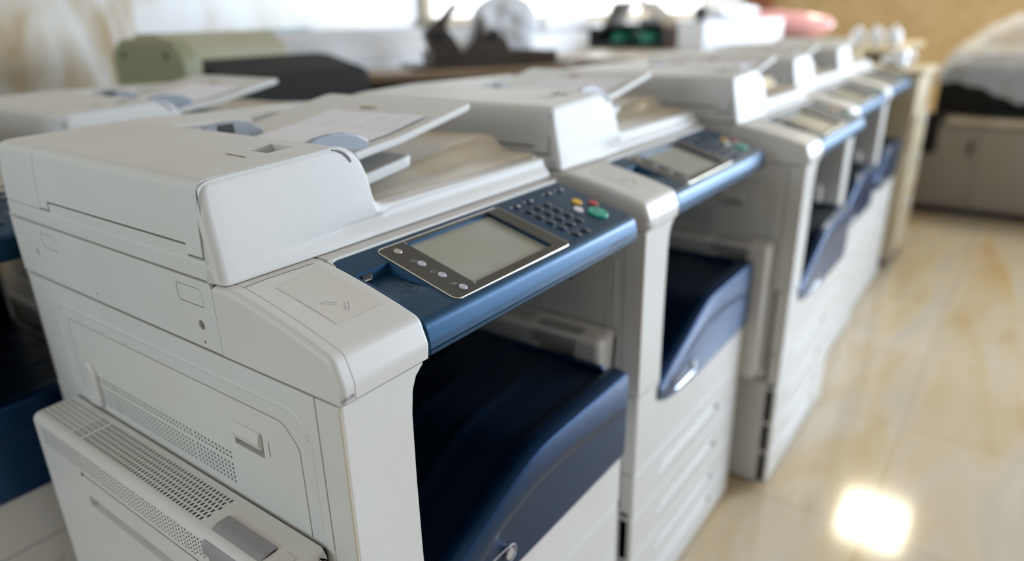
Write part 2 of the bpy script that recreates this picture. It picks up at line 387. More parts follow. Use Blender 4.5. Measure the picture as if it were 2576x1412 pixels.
    def clip(cx, cy, ang, s=1.0):
        pts = []
        L_, W_ = .0085*s, .0024*s
        def arc(cx_, r, a0, a1, k=6): return [(cx_+r*math.cos(lerp(a0, a1, i/k)), r*math.sin(lerp(a0, a1, i/k))) for i in range(k+1)]
        q = [(-L_*.3, W_)]+[(L_-W_, W_)]+arc(L_-W_, W_, math.pi/2, -math.pi/2)+[(-L_+W_, -W_)]+arc(-L_+W_, W_*.8, -math.pi/2, -math.pi*1.5)+[(L_*.6, W_*.6)]+arc(L_*.6, W_*.6, math.pi/2, -math.pi/2)+[(-L_*.3, -W_*.6)]
        for x, y in q:
            X = cx+x*math.cos(ang)-y*math.sin(ang); Y_ = cy+x*math.sin(ang)+y*math.cos(ang)
            pts.append((X, Y_, pz(Y_)+.0006))
        return pts
    b = MB(); b.tube(clip(.0655, .0770, math.radians(-48)), .00032, 5); b.tube(clip(.0775, .0625, math.radians(-128), .95), .00032, 5)
    P('embossed_paper_clips', b, 'white', parent=po)
    b = MB(); b.tube([(.0165, .1585, 1.0299), (.05, .1605, 1.0299), (.11, .1585, 1.0299)], .0003, 5); P('lid_seam', b, 'groove', parent=po)
    b = MB(); b.tube([(.002, -.0035, .9475), (.006, -.0068, .9505), (.012, -.0068, .9495), (.016, -.0068, .951)], .0018, 6); P('scuff_mark', b, 'scratch', parent=po)
    # --- control panel
    prof = rpoly([(.151, .9445, .002), (.151, 1.0262, .001), (.0, PZ(0), .016), (-.006, .962, .014), (-.0062, .9535), (-.005, .9530), (-.005, .9524), (-.0068, .9519), (-.0062, .9445, .004)], 4)
    b = MB(); b.prism(prof, 0, .1275, .637, .003, .003, 3)
    c = MB(); c.box(.243, .4195, .0215, .1365, -.0055, .02)
    c.loft([[(x, y, z) for x, y in q] for q, z in ((rect(.1345, .190, .043, .1145), .02), (rect(.1345, .190, .043, .1145), .0002), (rect(.139, .186, .052, .1125), -.011))]) if False else c.loft([[(.1345, .043, .01), (.190, .043, .01), (.190, .1145, .01), (.1345, .1145, .01)], [(.1345, .043, -.0003), (.190, .043, -.0003), (.190, .1145, -.0003), (.1345, .1145, -.0003)], [(.139, .050, -.0006), (.187, .050, -.0006), (.187, .1135, -.013), (.139, .1135, -.013)]])
    c.move(PT)
    cp = P('control_panel', b, 'navy_face', c)
    b = MB(); b.prism(rect(.1945, .4485, .0085, .1415, .009, 5), 2, -.0005, .0012, 0, .0006)
    c = MB(); c.prism(rect(.2425, .4195, .0215, .1365, .001), 2, -.01, .01); b.move(PT); c.move(PT)
    bz = P('screen_bezel', b, 'bezel', c, parent=cp)
    b = MB(); q = rect(.1942, .4488, .0082, .1418, .009, 5); b.tube([(x, y, .0006) for x, y in q], .00075, 6, True); b.move(PT); P('chrome_rim', b, 'chrome', parent=bz)
    b = MB(); b.box(.2432, .4193, .0217, .1363, -.0054, -.0050); b.move(PT); P('touch_screen', b, 'lcd', parent=bz)
    b = MB(); b.box(.241, .2425, .018, .0215, .0012, .0016); b.box(.241, .2425, .1325, .1385, .0012, .0016); b.move(PT); P('bezel_tick', b, 'ink', parent=bz)
    for i, (x, y) in enumerate(((.2175, .1255), (.2202, .0876), (.2215, .0550), (.2220, .0220))):
        b = MB(); b.cyl((x, y), 2, .0056, 0, .0024, 22, .0009); b.move(PT); bt = P('round_button', b, 'steel' if i == 0 else 'btn', parent=bz)
        if i:
            b = MB(); b.tube([(x+.0034*math.cos(a), y+.0034*math.sin(a), .0025) for a in [k*math.pi/8 for k in range(16)]], .0003, 4, True); b.move(PT); P('button_ring', b, 'white', parent=bz)
            b = MB(); X = x-.0035; Y_ = y+.0105
            if i == 1: q = [(-.004, 0), (-.001, .003), (.0, .001), (.003, .0028), (.002, -.001), (.004, -.002), (.001, -.0025), (-.002, -.001)]
            elif i == 2: q = [(-.004, .002), (.0005, .003), (.004, .001), (.003, -.0018), (-.001, -.001), (-.004, .002)]
            else: q = [(-.003, .003), (.0035, .001), (.003, -.002), (-.0015, -.0005)]
            b.tube([(X+u, Y_+v, .0014) for u, v in q], .0003, 4, True)
            if i == 3: b.tube([(X-.002, Y_+.001, .0014), (X+.0032, Y_-.0005, .0014)], .0003, 4); b.tube([(X-.003, Y_+.003, .0014), (X-.0045, Y_+.0005, .0014)], .0003, 4)
            b.move(PT); P('button_icon', b, 'ink', parent=bz)
    cr_ = [(.1262, .1530), (.1262, .1385)]+[(.1395+.0125*math.cos(a), .1385+.0130*math.sin(a)) for a in [math.pi-math.pi/2*k/8 for k in range(9)]]+[(.1395, .1530)]
    b = MB(); b.prism(cr_, 2, -.012, .0022); b.move(PT); P('rim_corner', b, 'smooth', parent=po)
    # usb socket and its embossed mark
    b = MB(); b.box(.1425, .1575, .1098, .1150, -.0105, -.0035); b.move(PT); us = P('usb_port', b, 'gap', parent=cp)
    b = MB(); b.box(.1440, .1555, .1090, .1099, -.0092, -.0074); b.box(.1545, .1558, .1090, .1099, -.0092, -.0045); b.move(PT); P('usb_contact', b, 'chrome', parent=us)
    b = MB(); Z = .0003
    b.tube([(.160, .0700, Z), (.1615, .0585, Z)], .00035, 4); b.tube([(.160, .0700, Z), (.178, .0690, Z)], .00035, 4); b.tube([(.1635, .052, Z), (.176, .0515, Z), (.177, .056, Z)], .00035, 4)
    b.tube([(.167, .066, Z), (.171, .0565, Z)], .0005, 4); b.tube([(.167, .061, Z), (.169, .0605, Z), (.1715, .0635, Z)], .00035, 4); b.tube([(.170, .060, Z), (.173, .058, Z)], .00035, 4)
    b.move(PT)
    for v in b.bm.verts: v.co.z -= .0006*0
    P('usb_emblem', b, 'embossed', parent=cp)
    # keypad
    for (x, y) in [(cx, cy) for cx in (.4845, .5095, .5345) for cy in (.1035, .0850, .0645, .0445)]+[(.4874, .0206), (.5115, .0195)]:
        b = MB(); b.cyl((x, y), 2, .0072, .0, .0012, 20, .0004); b.cyl((x-.001, y+.001), 2, .0058, .0, .0030, 20, .001); b.move(PT); k = P('key', b, 'key', parent=cp)
        b = MB(); b.box(x-.0095, x-.0075, y+.008, y+.0110, .0, .0004); b.move(PT); P('key_mark', b, 'ink', parent=k)
    for (x, y) in ((.4794, .1265), (.5161, .1275), (.5723, .1290), (.6058, .1270)):
        b = MB(); b.cyl((x, y), 2, .0045, 0, .0024, 16, .0006); b.move(PT); k = P('function_key', b, 'key', parent=cp)
        b = MB(); b.box(x-.001, x+.0045, y-.0045, y-.0015, .0024, .0028); b.box(x-.013, x-.007, y+.002, y+.0035, 0, .0004); b.move(PT); P('key_mark', b, 'white', parent=k)
    for x, y, r, m in ((.5905, .0837, .0085, 'yellow'), (.6144, .0662, .0080, 'red'), (.5656, .0659, .0080, 'white')):
        b = MB(); b.cyl((x, y), 2, r, 0, .0032, 22, .0012); b.move(PT); k = P(m+'_button', b, m, parent=cp)
        b = MB(); b.box(x-.012, x-.009, y+.008, y+.0105, 0, .0004); b.move(PT); P('key_mark', b, 'ink', parent=k)
    b = MB(); b.cyl((.5870, .0415), 2, .0165, 0, .0038, 32, .0014); b.move(PT); k = P('start_button', b, 'green', parent=cp)
    b = MB(); b.tube([(.5835, .0470, .0040), (.5905, .0425, .0040), (.5835, .0380, .0040)], .0012, 5, True); b.move(PT); P('start_mark', b, 'ink', parent=k)
    b = text_mesh('WorkCentre 7835', .0085); b.move(Matrix.Translation((.545, -.0066, .9565)) @ Matrix.Rotation(math.pi/2, 4, 'X')); P('model_lettering', b, 'ink', parent=cp, sharp=True)
    # --- scanner unit
    b = MB(); b.box(.004, .630, .1965, .735, .9435, 1.0275)
    P('scanner_body', b, 'groove')
    b = MB(); b.prism(rpoly([(.1968, .9435, .001), (.1968, 1.030, .006), (.738, 1.030, .004), (.738, .9435, .002)]), 0, 0, .01, .0012, 0, 2)
    c = MB(); c.cyl((.2302, .9735), 0, .0062, -.01, .0035); c.cyl((.2299, .9515), 0, .0022, -.01, .004)
    for y0, y1 in ((.2180, .2705), (.589, .637)):
        q = rpoly([(y0, .9975, .001), (y1, .9975, .006), (y1, 1.0195, .001), (y0, 1.0200, .006)], 4)
        c.prism(q, 0, -.01, .0012)
    c.cyl((.665, .985), 0, .005, -.01, .003, 14); c.cyl((.493, .955), 0, .002, -.01, .003, 10)
    sp = P('scanner_side_panel', b, 'cream', c)
    for y0, y1 in ((.2180, .2705), (.589, .637)):
        b = MB(); q = rpoly([(y0+.0007, .9982, .001), (y1-.0007, .9982, .0055), (y1-.0007, 1.0188, .001), (y0+.0007, 1.0193, .0055)], 4)
        b.prism(q, 0, 0.0001, .003); P('screw_cover', b, 'cream', parent=sp)
        b = MB(); b.tube([(.0004, y, z) for y, z in rpoly([(y0, .9975, .001), (y1, .9975, .006), (y1, 1.0195, .001), (y0, 1.0200, .006)], 4)], .00045, 4, True); P('cover_outline', b, 'gap', parent=sp)
    b = MB(); b.cyl((.2290, .9730), 0, .0042, .0006, .0034, 14, 0); b.box(-.0002, .001, .2255, .2325, .9725, .9735); b.box(-.0002, .001, .2285, .2295, .969, .977)
    P('screw', b, 'steel', parent=sp)
    b = MB(); b.prism(rpoly([(.1970, 1.0255, .001), (.1970, 1.0298, .002), (.735, 1.0300, .002), (.735, 1.0255, .001)]), 0, .0105, .1285); b.prism(rpoly([(.1515, 1.0255, .001), (.1515, 1.0295, .002), (.735, 1.0300, .002), (.735, 1.0255, .001)]), 0, .1285, .6365, 0, .006, 2); P('scanner_top', b, 'smooth')
    b = MB(); b.box(.624, .636, .1965, .735, .9435, 1.0253, .002); P('scanner_right_panel', b, 'cream')
    # --- document feeder lid: base plate, front cover and rail, body, rear cover, bed
    b = MB(); b.box(.0006, .6435, .186, .737, 1.0312, 1.0565, .004); b.box(.0015, .2, .2335, .5855, 1.05, 1.0692, .0012)
    P('lid_base', b, 'cream')
    Ht = ((0, 1.1390), (.012, 1.1425), (.03, 1.1438), (.1, 1.1468), (.19, 1.1510), (.205, 1.1500), (.216, 1.1465), (.2265, 1.1395), (.2335, 1.1280), (.2375, 1.1150), (.2385, 1.1000), (.2390, 1.0880), (.2415, 1.0770), (.2465, 1.0710), (.2545, 1.0675), (.268, 1.0660), (.30, 1.0655), (.45, 1.0640), (.644, 1.0620))
    b = MB(); rings = []
    xs = [0, .0015, .004, .008, .013, .03, .06, .1, .14, .17, .19, .198, .205, .2105, .216, .2215, .2265, .2305, .2335, .2358, .2375, .2381, .2385, .2388, .239, .240, .2415, .2438, .2465, .2502, .2545, .261, .268, .28, .30, .36, .42, .5, .58, .63, .640, .644]
    def cover_ring(x, ins=0):
        H = interp(x, Ht)-ins*.4; k = min(1, max(0, (x-.03)/.22)); k = k*k*(3-2*k)
        y0 = .1735+ins; g = lambda z: .176+(z-1.031)*.20+ins*.9
        fl = lambda z, a: lerp(g(z), a, k)
        hs = min(1, max(0, (1.0690-H)/.004)) if x > .24 else 0
        zt = H; yb = lerp(.2005, .206, hs); rt = lerp(.009, .0025, hs) 
        yt = g(H) if hs < .5 else .1865
        yt = lerp(g(H), .1865, hs)
        mid = [(y0, 1.0311+ins*.3), (fl(1.0335, .1722), 1.0335+ins*.2), (fl(1.040, .1755), 1.040), (fl(1.047, .1815), 1.047), (fl(1.052, .1850), 1.052), (lerp(g(1.058), .1860, hs), min(1.058, H-.006))]
        n = 5
        seg = [(lerp(lerp(g(1.058), .1860, hs), yt-.0005, t), lerp(min(1.058, H-.006), H-rt, t)) for t in (.25, .5, .75, 1)]
        arc = [(yt+rt*(1-math.cos(a)), H-rt+rt*math.sin(a)) for a in (math.pi/8, math.pi/4, math.pi*3/8, math.pi/2)]
        end = [(lerp(yt+rt, yb-.001, 1), zt+lerp(0, .0015, hs)), (yb, zt-.001+.0025*hs), (yb, 1.0311)]
        ln = lambda z: interp(z, ((1.031, 0), (1.10, .0025), (1.128, .0055), (1.136, .008), (1.1445, .013)))*max(0, 1-x/.04)
        return [(x+ln(z), y, z) for y, z in mid+seg+arc+end]
    for x in xs:
        ins = {0: .012, .0015: .0066, .004: .0034, .008: .0008}.get(x, {.640: 0, .644: .002}.get(x, 0))
        rings.append(cover_ring(x, ins))
    b.loft(rings); fc = P('feeder_front_cover', b, 'texture', ang=50)
    b = MB(); b.tube([(.191, .2002, 1.1480), (.200, .1995, 1.1462), (.208, .1985, 1.1420), (.214, .1975, 1.1355), (.217, .1965, 1.1290)], [.0008, .0013, .0016, .0018, .0014], 8); P('cover_notch', b, 'scratch', parent=fc)
    # body of the feeder
    bp = rpoly([(.000, 1.0600, .001), (.0025, 1.10), (.0075, 1.1432, .013), (.030, 1.1446, .03), (.2005, 1.1512, .004), (.2005, 1.128, .004), (.185, 1.0600, .001)], 5)
    b = MB(); b.prism(bp, 1, .2022, .612, .0005, .0005, 1)
    c = MB(); c.box(-.01, .22, .2325, .5865, 1.05, 1.0726); c.box(.1335, .174, .2515, .298, 1.125, 1.16)
    bd = P('feeder_cover', b, 'cream', c)
    b = MB(); b.tube([(.108, .2985, 1.1478), (.106, .255, 1.1478)], .0006, 5); P('cover_seam', b, 'groove', parent=bd)
    b = MB(); b.box(.1345, .173, .2525, .297, 1.1245, 1.126); P('finger_well', b, 'bed', parent=bd)
    rp = rpoly([(.000, 1.0580, .001), (.0025, 1.10), (.0075, 1.1430, .013), (.030, 1.1446, .03), (.20, 1.1500, .02), (.26, 1.1485, .05), (.42, 1.1455, .1), (.60, 1.1415, .02), (.612, 1.10, .01), (.615, 1.0580, .001)], 5)
    b = MB(); b.prism(rp, 1, .6135, .737, .0005, .010, 4)
    P('feeder_rear_cover', b, 'cream')
    # swept lip between cover and rear block
    b = MB(); b.prism(rpoly([(.20, 1.128, .002), (.20, 1.1500, .003), (.26, 1.1485, .03), (.35, 1.1455, .01), (.35, 1.128, .002)]), 1, .595, .6134, .004, 0); P('inner_rail', b, 'cream')
    # output bed
    b = MB()
    L0 = [(.2035, 1.066), (.215, 1.060), (.27, 1.055), (.30, 1.056), (.40, 1.058), (.60, 1.062)]
    R0 = [(.2035, 1.0655), (.225, 1.0685), (.270, 1.0700), (.284, 1.080), (.296, 1.0925), (.312, 1.0965), (.36, 1.094), (.45, 1.090), (.60, 1.090)]
    def F3(u, v):
        y = .2035+.410*v; zr = interp(y, R0); zl = interp(y, L0)
        return (.19+(.6425-.19)*u, y, lerp(zl, zr, u*u*(3-2*u)))
    b.grid(F3, 24, 60); P('output_bed', b, 'bed', ang=80)
    b = MB(); rr = [(y, interp(y, R0)) for y in [.2035+.41*k/40 for k in range(41)]]
    b.prism([(y, z) for y, z in rr]+[(.6135, 1.0565), (.2035, 1.0565)], 0, .6405, .6440); P('bed_end', b, 'cream')
    # input tray
    def tz(x): return interp(x, ((.19, 1.116), (.30, 1.1310), (.36, 1.1375), (.528, 1.1690)))
    b = MB(); rings = []
    for x in [.19, .24, .30, .36, .42, .48, .515, .523, .528]:
        t = tz(x); th = .0135; e = 0 if x < .52 else .003; y0 = .250+(.004 if x > .526 else 0); y1 = .600
        rings.append([(x, p, q) for p, q in rect(y0, y1, t-th+e*.4, t-e*.6, .004, 3)])
    b.loft(rings); tr = P('input_tray', b, 'cream')
    for yy, xx in ((.2535, 0), (.500, 0)):
        pts = [(.186, 1.128), (.190, 1.1475), (.212, 1.1550), (.235, 1.1575), (.262, 1.1560), (.285, 1.1500), (.301, 1.1405), (.3055, 1.132), (.300, 1.127)]
        b = MB(); b.prism(rpoly([(x, z, .008) for x, z in pts]), 1, yy, yy+.012, .003, .003, 3); P('paper_guide', b, 'guide')
    b = MB(); b.box(.225, .250, .497, .5005, 1.133, 1.153, .001); P('guide_grip', b, 'gap')
    b = MB(); b.box(.462, .474, .415, .445, 1.158, 1.1615, .001); P('tray_stop', b, 'bed')
    b = MB(); rings = []
    for x, z in ((.20, 1.070), (.27, 1.0870), (.33, 1.0950), (.375, 1.1010), (.388, 1.1035), (.394, 1.1030)):
        th = .018 if x < .39 else .012
        rings.append([(x, p, q) for p, q in rect(.262+(.004 if x > .39 else 0), .56, z-th, z, .004, 3)])
    b.loft(rings); P('exit_baffle', b, 'cream')
    # --- lower side unit (left)
    up = rpoly([(-.0035, .372, .002), (-.069, .372, .008), (-.0705, .60), (-.0705, .7425, .0125), (-.0035, .7450, .002)], 6)
    b = MB(); b.prism(up, 1, .046, .6675, .012, .014, 4)
    c = MB(); c.prism([(-.08, .637), (-.056, .637), (-.0700, .656), (-.08, .656)], 1, .12, .512)
    c.box(-.085, -.045, .099, .184, .676, .722)
    un = P('lower_side_unit', b, 'smooth', c)
    b = MB(); b.box(-.012, -.0005, .052, .665, .40, .7395); P('unit_gap_shade', b, 'gap', parent=un)  # dark filler painted in as the shade between unit and side panel
    # slots on the top face, drawn as dark pads for their inner shade
    b = MB()
    for j in range(6):
        x = lerp(-.0165, -.0545, j/5); z = interp(x, ((-.0705, .7425), (-.0035, .7450)))
        for y0, y1 in ((.2115+.004*(j % 2), .515), (.528, .545), (.556, .648)):
            n = round((y1-y0)/.0074)
            for i in range(n+1):
                y = lerp(y0, y1, i/n); h = .0024*(.5 if y0 > .55 else 1)
                b.prism([(x-h, y-.0013), (x+h, y-.0013), (x+h, y+.0013), (x-h, y+.0013)], 2, z-.001, z+.0004)
    P('vent_slots', b, 'hole', parent=un, sharp=True)
    b = MB()
    for y0, y1 in ((.194, .236), (.244, .335), (.343, .49), (.50, .553), (.562, .63)):
        n = round((y1-y0)/.0076)
        for i in range(n+1):
            y = lerp(y0, y1, i/n)
            for k in range(6):
                if y0 < .2 and k > 4 and y < .21: continue
                z = .7300-k*.0056+(.0008 if i % 2 else 0)
                b.cyl((y, z), 0, .00115, -.0709, -.068, 8)
    P('vent_holes', b, 'hole', parent=un, sharp=True)
    b = MB(); b.tube([(-.0705, .205, .692), (-.0705, .512, .692)], .0007, 4); P('panel_seam', b, 'groove', parent=un)
    b = MB(); b.cyl((.515, .6915), 0, .0035, -.0710, -.069, 12); P('latch_screw', b, 'groove', parent=un)
    # grey release handle wrapping the top edge
    hp = rpoly([(-.034, .7440, .001), (-.034, .7468, .001), (-.052, .7466, .016), (-.0730, .735, .014), (-.0735, .716, .003), (-.0700, .716, .002), (-.0695, .733, .010), (-.050, .7436, .010)], 5)
    b = MB(); b.prism(hp, 1, .094, .189, .001, .001, 2); P('release_handle', b, 'grey_handle', parent=un)
    b = MB(); b.box(-.049, -.033, .064, .081, .7430, .74525, .0); P('moulded_mark', b, 'matte_cream', parent=un)
    return root
# ------------------------------------------------------------------ the copiers
cop = make_copier()
spots = [((.3774, .4975), 0, 'cream and navy photocopier closest to the camera, in sharp focus, touch screen facing up'),
 ((1.0715, .505), 0, 'blurred navy-topped photocopier second in the front row, directly behind the sharp one'),
 ((1.771, .42), 0, 'photocopier third in the front row, standing slightly forward into the aisle'),
 ((2.51, .478), 0, 'photocopier fourth in the front row, mostly hidden, with a glowing panel edge'),
 ((3.205, .495), 0, 'photocopier fifth and last navy-trayed machine in the front row'),
 ((.565, 1.262), 0, 'out-of-focus photocopier in the rear row, right behind the sharp front copier'),
 ((-.14, 1.30), 0, 'dark photocopier at the left edge, its paper drawers showing below a navy tray')]
copiers = []
for i, (p, rz, lab) in enumerate(spots):
    o = cop if i == 0 else copy_tree(cop)
    o.location = (p[0], p[1], 0); o.rotation_euler = (0, 0, rz)
    tag(o, lab, 'photocopier', 'photocopiers in rows'); copiers.append(o)
# ------------------------------------------------------------------ documents on the feeders
def paper_mat():
    m = bpy.data.materials.new('printed_paper'); m.use_nodes = True; N = m.node_tree; L = N.links; b = N.nodes['Principled BSDF']
    t = N.nodes.new('ShaderNodeTexCoord'); wv = N.nodes.new('ShaderNodeTexWave'); wv.wave_type = 'BANDS'; wv.bands_direction = 'X'; wv.inputs['Scale'].default_value = 38; wv.inputs['Distortion'].default_value = 0
    n = N.nodes.new('ShaderNodeTexNoise'); mp = N.nodes.new('ShaderNodeMapping'); mp.inputs['Scale'].default_value = (30, 90, 1); L.new(t.outputs['Object'], mp.inputs[0]); L.new(mp.outputs[0], n.inputs[0]); n.inputs['Scale'].default_value = 1; 
    L.new(t.outputs['Object'], wv.inputs[0]); mt = N.nodes.new('ShaderNodeMath'); mt.operation = 'MULTIPLY'; L.new(wv.outputs[1], mt.inputs[0]); L.new(n.outputs[0], mt.inputs[1])
    r = N.nodes.new('ShaderNodeValToRGB'); r.color_ramp.elements[0].position = .38; r.color_ramp.elements[0].color = (.82, .83, .90, 1); r.color_ramp.elements[1].position = .55; r.color_ramp.elements[1].color = (.62, .63, .69, 1)
    L.new(mt.outputs[0], r.inputs[0]); L.new(r.outputs[0], b.inputs['Base Color']); b.inputs['Roughness'].default_value = .7
    return m
PM = paper_mat()
def tzz(x): return interp(x, ((.19, 1.116), (.30, 1.1310), (.36, 1.1375), (.528, 1.1690)))
def sheet(owner, lab, x1=.444, y0=.272, y1=.493):
    b = MB()
    b.grid(lambda u, v: (lerp(.206, x1, u), lerp(y0, y1, v), tzz(lerp(.206, x1, u))+.0012+.0012*math.sin(v*5+1)*u), 14, 10)
    me = b.mesh('document_sheet'); o = bpy.data.objects.new('document_sheet', me); COL.objects.link(o); me.materials.append(PM)
    so = o.modifiers.new('s', 'SOLIDIFY'); so.thickness = .0006; so.offset = 1
    o.location = owner.location; o.rotation_euler = owner.rotation_euler
    tag(o, lab, 'paper', 'printed sheets in the feeder trays')
sheet(copiers[0], 'printed white sheet lying in the feeder tray of the sharp front copier')
sheet(copiers[1], 'printed sheet in the feeder tray of the copier second from the camera')
sheet(copiers[2], 'pale sheet in the feeder tray of the third copier along')
sheet(copiers[5], 'printed sheet in the feeder tray of the rear-row copier behind the front one')
sheet(copiers[6], 'pale sheet on the feeder at the far left edge')

# ------------------------------------------------------------------ rear tables and what stands on them
M['wood'] = mat('worn_table_top', (.30, .22, .15), .35, stain=.3)
M['tablegrey'] = mat('table_laminate', (.46, .40, .32), .35, stain=.2)
M['leg'] = mat('dark_table_leg', (.05, .03, .02), .5)
M['brownm'] = mat('brown_cast_metal', (.055, .038, .026), .4, metal=.2, coat=.1, stain=.3)
M['olive'] = mat('olive_housing', (.33, .315, .22), .5)
M['oliveside'] = mat('olive_end_cap', (.24, .24, .15), .5)
M['charcoal'] = mat('charcoal_plastic', (.018, .017, .016), .75, spec=.2)
M['black'] = mat('black_plastic', (.008, .008, .009), .35)
M['pale'] = mat('pale_grey_plastic', (.52, .53, .56), .4)
M['teal'] = mat('teal_film', (.12, .38, .42), .3)
M['greenroll'] = mat('green_core', (.01, .22, .15), .4)
M['whitep'] = mat('white_card', (.78, .80, .84), .35, coat=.3)
M['yelcream'] = mat('yellowed_cream', (.55, .48, .34), .5, stain=.15)
M['unit'] = mat('taupe_machine', (.30, .275, .24), .5)
M['card'] = mat('brown_cardboard', (.33, .17, .06), .7, stain=.2)
M['pinkp'] = mat('pink_plastic', (.72, .36, .37), .25, coat=.8)
M['wrap'] = mat('milky_wrap', (.80, .84, .92), .12, coat=1)
def crumple(m, sc=14, amt=.012):
    N = m.node_tree; b = N.nodes['Principled BSDF']; n = N.nodes.new('ShaderNodeTexVoronoi'); n.inputs['Scale'].default_value = sc; t = N.nodes.new('ShaderNodeTexCoord')
    bp = N.nodes.new('ShaderNodeBump'); bp.inputs['Distance'].default_value = amt; bp.inputs['Strength'].default_value = .8
    N.links.new(t.outputs['Object'], n.inputs['Vector']); N.links.new(n.outputs[0], bp.inputs['Height']); N.links.new(bp.outputs[0], b.inputs['Normal'])
M['film'] = mat('clear_film', (.78, .84, .92), .15, coat=.8, alpha=.45); crumple(M['film'], 9, .03); crumple(M['wrap'], 16, .01)
M['bagw'] = mat('white_bag', (.80, .82, .86), .3, coat=.5); crumple(M['bagw'], 12, .02)

def table(lab, org, a, L_, D_, z, m, legs=True):
    e = empty('work_table', (org[0], org[1], 0), math.atan2(a[1], a[0])); tag(e, lab, 'table')
    b = MB(); b.box(0, L_, 0, D_, z-.035, z, .006); obj('table_top', b, m, e)
    b = MB(); b.box(.05, L_-.05, .04, D_-.04, z-.12, z-.037); obj('apron', b, 'leg', e)
    for x in (.05, L_-.11):
        for y in (.05, D_-.11):
            b = MB(); b.box(x, x+.06, y, y+.06, 0, z-.12, .004); obj('leg', b, 'leg', e)
    b = MB(); b.box(.07, L_-.07, .07, D_-.07, .25, .28); obj('shelf', b, 'leg', e)
table('worn brown table under the dark metal binding machine', (2.02, 2.28), (.82, -.57), 1.02, .44, 1.085, 'wood')
table('long grey-beige table carrying the black crate and white box', (3.28, 1.62), (1, 0), 3.0, 1.2, 1.085, 'tablegrey')

# brown metal machine: base, levers
e = empty('binding_machine', (2.41, 2.17, 1.085), math.atan2(-.57, .82)); tag(e, 'old dark brown metal binding machine with raised levers on the rear table', 'machine')
def pp(name, pts, y0, y1, m='brownm', r=.004):
    b = MB(); b.prism(rpoly([(x, z-1.085, r) for x, z in pts], 3), 1, y0, y1, .002, .002, 1); return obj(name, b, m, e)
pp('base', [(-.02, 1.085), (.57, 1.085), (.57, 1.146), (.36, 1.154), (-.02, 1.159)], 0, .22)
pp('front_plate', [(-.12, 1.085), (.60, 1.085), (.60, 1.098), (-.12, 1.102)], -.05, .26)
pp('lever_arm', [(-.015, 1.157), (-.04, 1.233), (-.021, 1.261), (.034, 1.288), (.1, 1.355), (.123, 1.348), (.069, 1.28), (.059, 1.255), (.093, 1.213), (.127, 1.157)], .05, .12)
pp('centre_post', [(.127, 1.155), (.174, 1.194), (.208, 1.268), (.221, 1.309), (.23, 1.268), (.237, 1.155)], .04, .14)
pp('jaw', [(.237, 1.155), (.244, 1.226), (.278, 1.25), (.306, 1.232), (.315, 1.215), (.343, 1.197), (.361, 1.150)], .05, .13)
b = MB(); b.tube([(-.02, .085, .165), (.05, .085, .215), (.13, .085, .285)], [.010, .008, .006]); obj('lever_handle', b, 'brownm', e)
b = MB(); b.cyl((.03, .135), 1, .022, .035, .05, 16); obj('pivot_bolt', b, 'black', e)
b = MB(); b.cyl((.28, .13), 1, .018, .035, .05, 16); obj('pivot_bolt', b, 'black', e)
def blob(name, c, s, m, lab, cat, seed=1, group=None, rz=0, amp=.18):
    rnd = random.Random(seed); b = MB(); bmesh.ops.create_icosphere(b.bm, subdivisions=4, radius=1)
    ph = [(Vector((rnd.uniform(-1, 1), rnd.uniform(-1, 1), rnd.uniform(-1, 1)))*rnd.uniform(2, 6), rnd.uniform(0, 6)) for _ in range(9)]
    for v in b.bm.verts:
        k = 1+amp*sum(math.sin(v.co.dot(d)+p) for d, p in ph)/3
        v.co = Vector((v.co.x*s[0]*k, v.co.y*s[1]*k, max(v.co.z*s[2]*k, -s[2]*.8)))
    z0 = min(v.co.z for v in b.bm.verts)
    for v in b.bm.verts: v.co.z -= z0
    o = obj(name, b, m, ang=70); o.location = c; o.rotation_euler = (0, 0, rz); tag(o, lab, cat, group); return o
blob('plastic_bag', (2.95, 2.21, 1.085), (.17, .05, .17), 'bagw', 'crumpled white plastic bag standing behind the brown metal machine', 'bag', 3, None, -.6)

# olive plotter with charcoal output cover
e = empty('wide_format_printer', (1.195, 2.12, 0)); tag(e, 'olive-beige wide printer with charcoal output cover against the stained wall', 'printer')
b = MB(); b.prism(rpoly([(0, .80, .01), (.43, .80, .01), (.43, 1.215, .06), (.36, 1.255, .06), (.06, 1.255, .06), (0, 1.20, .04)], 5), 0, 0, .075, .012, .02, 3)
end = obj('end_housing', b, 'oliveside', e)
b = MB(); b.prism(rpoly([(.16, 1.0), (.42, 1.0), (.42, 1.268, .03), (.26, 1.270, .08), (.18, 1.22, .03), (.16, 1.17, .01)], 5), 0, .077, .53, .003, .02, 2); obj('top_cover', b, 'olive', e)
for yy in (.08, .34):
    b = MB(); b.cyl((yy, 1.205), 0, .010, -.002, .006, 12); obj('screw_plug', b, 'charcoal', end)
b = MB(); b.prism(rpoly([(-.14, .90, .01), (.158, .90), (.158, 1.185, .01), (.08, 1.180, .04), (-.12, 1.135, .04)], 5), 0, .08, .66, .01, .03, 2); obj('output_cover', b, 'charcoal', e)
b = MB(); b.box(.09, .66, -.15, .20, .70, .895, .01); obj('lower_bin', b, 'black', e)
for x in (.05, .50):
    b = MB(); b.box(x, x+.08, .10, .38, .03, .80, .005); b.box(x, x+.08, -.05, .42, 0, .03, .005); obj('stand_leg', b, 'charcoal', e)
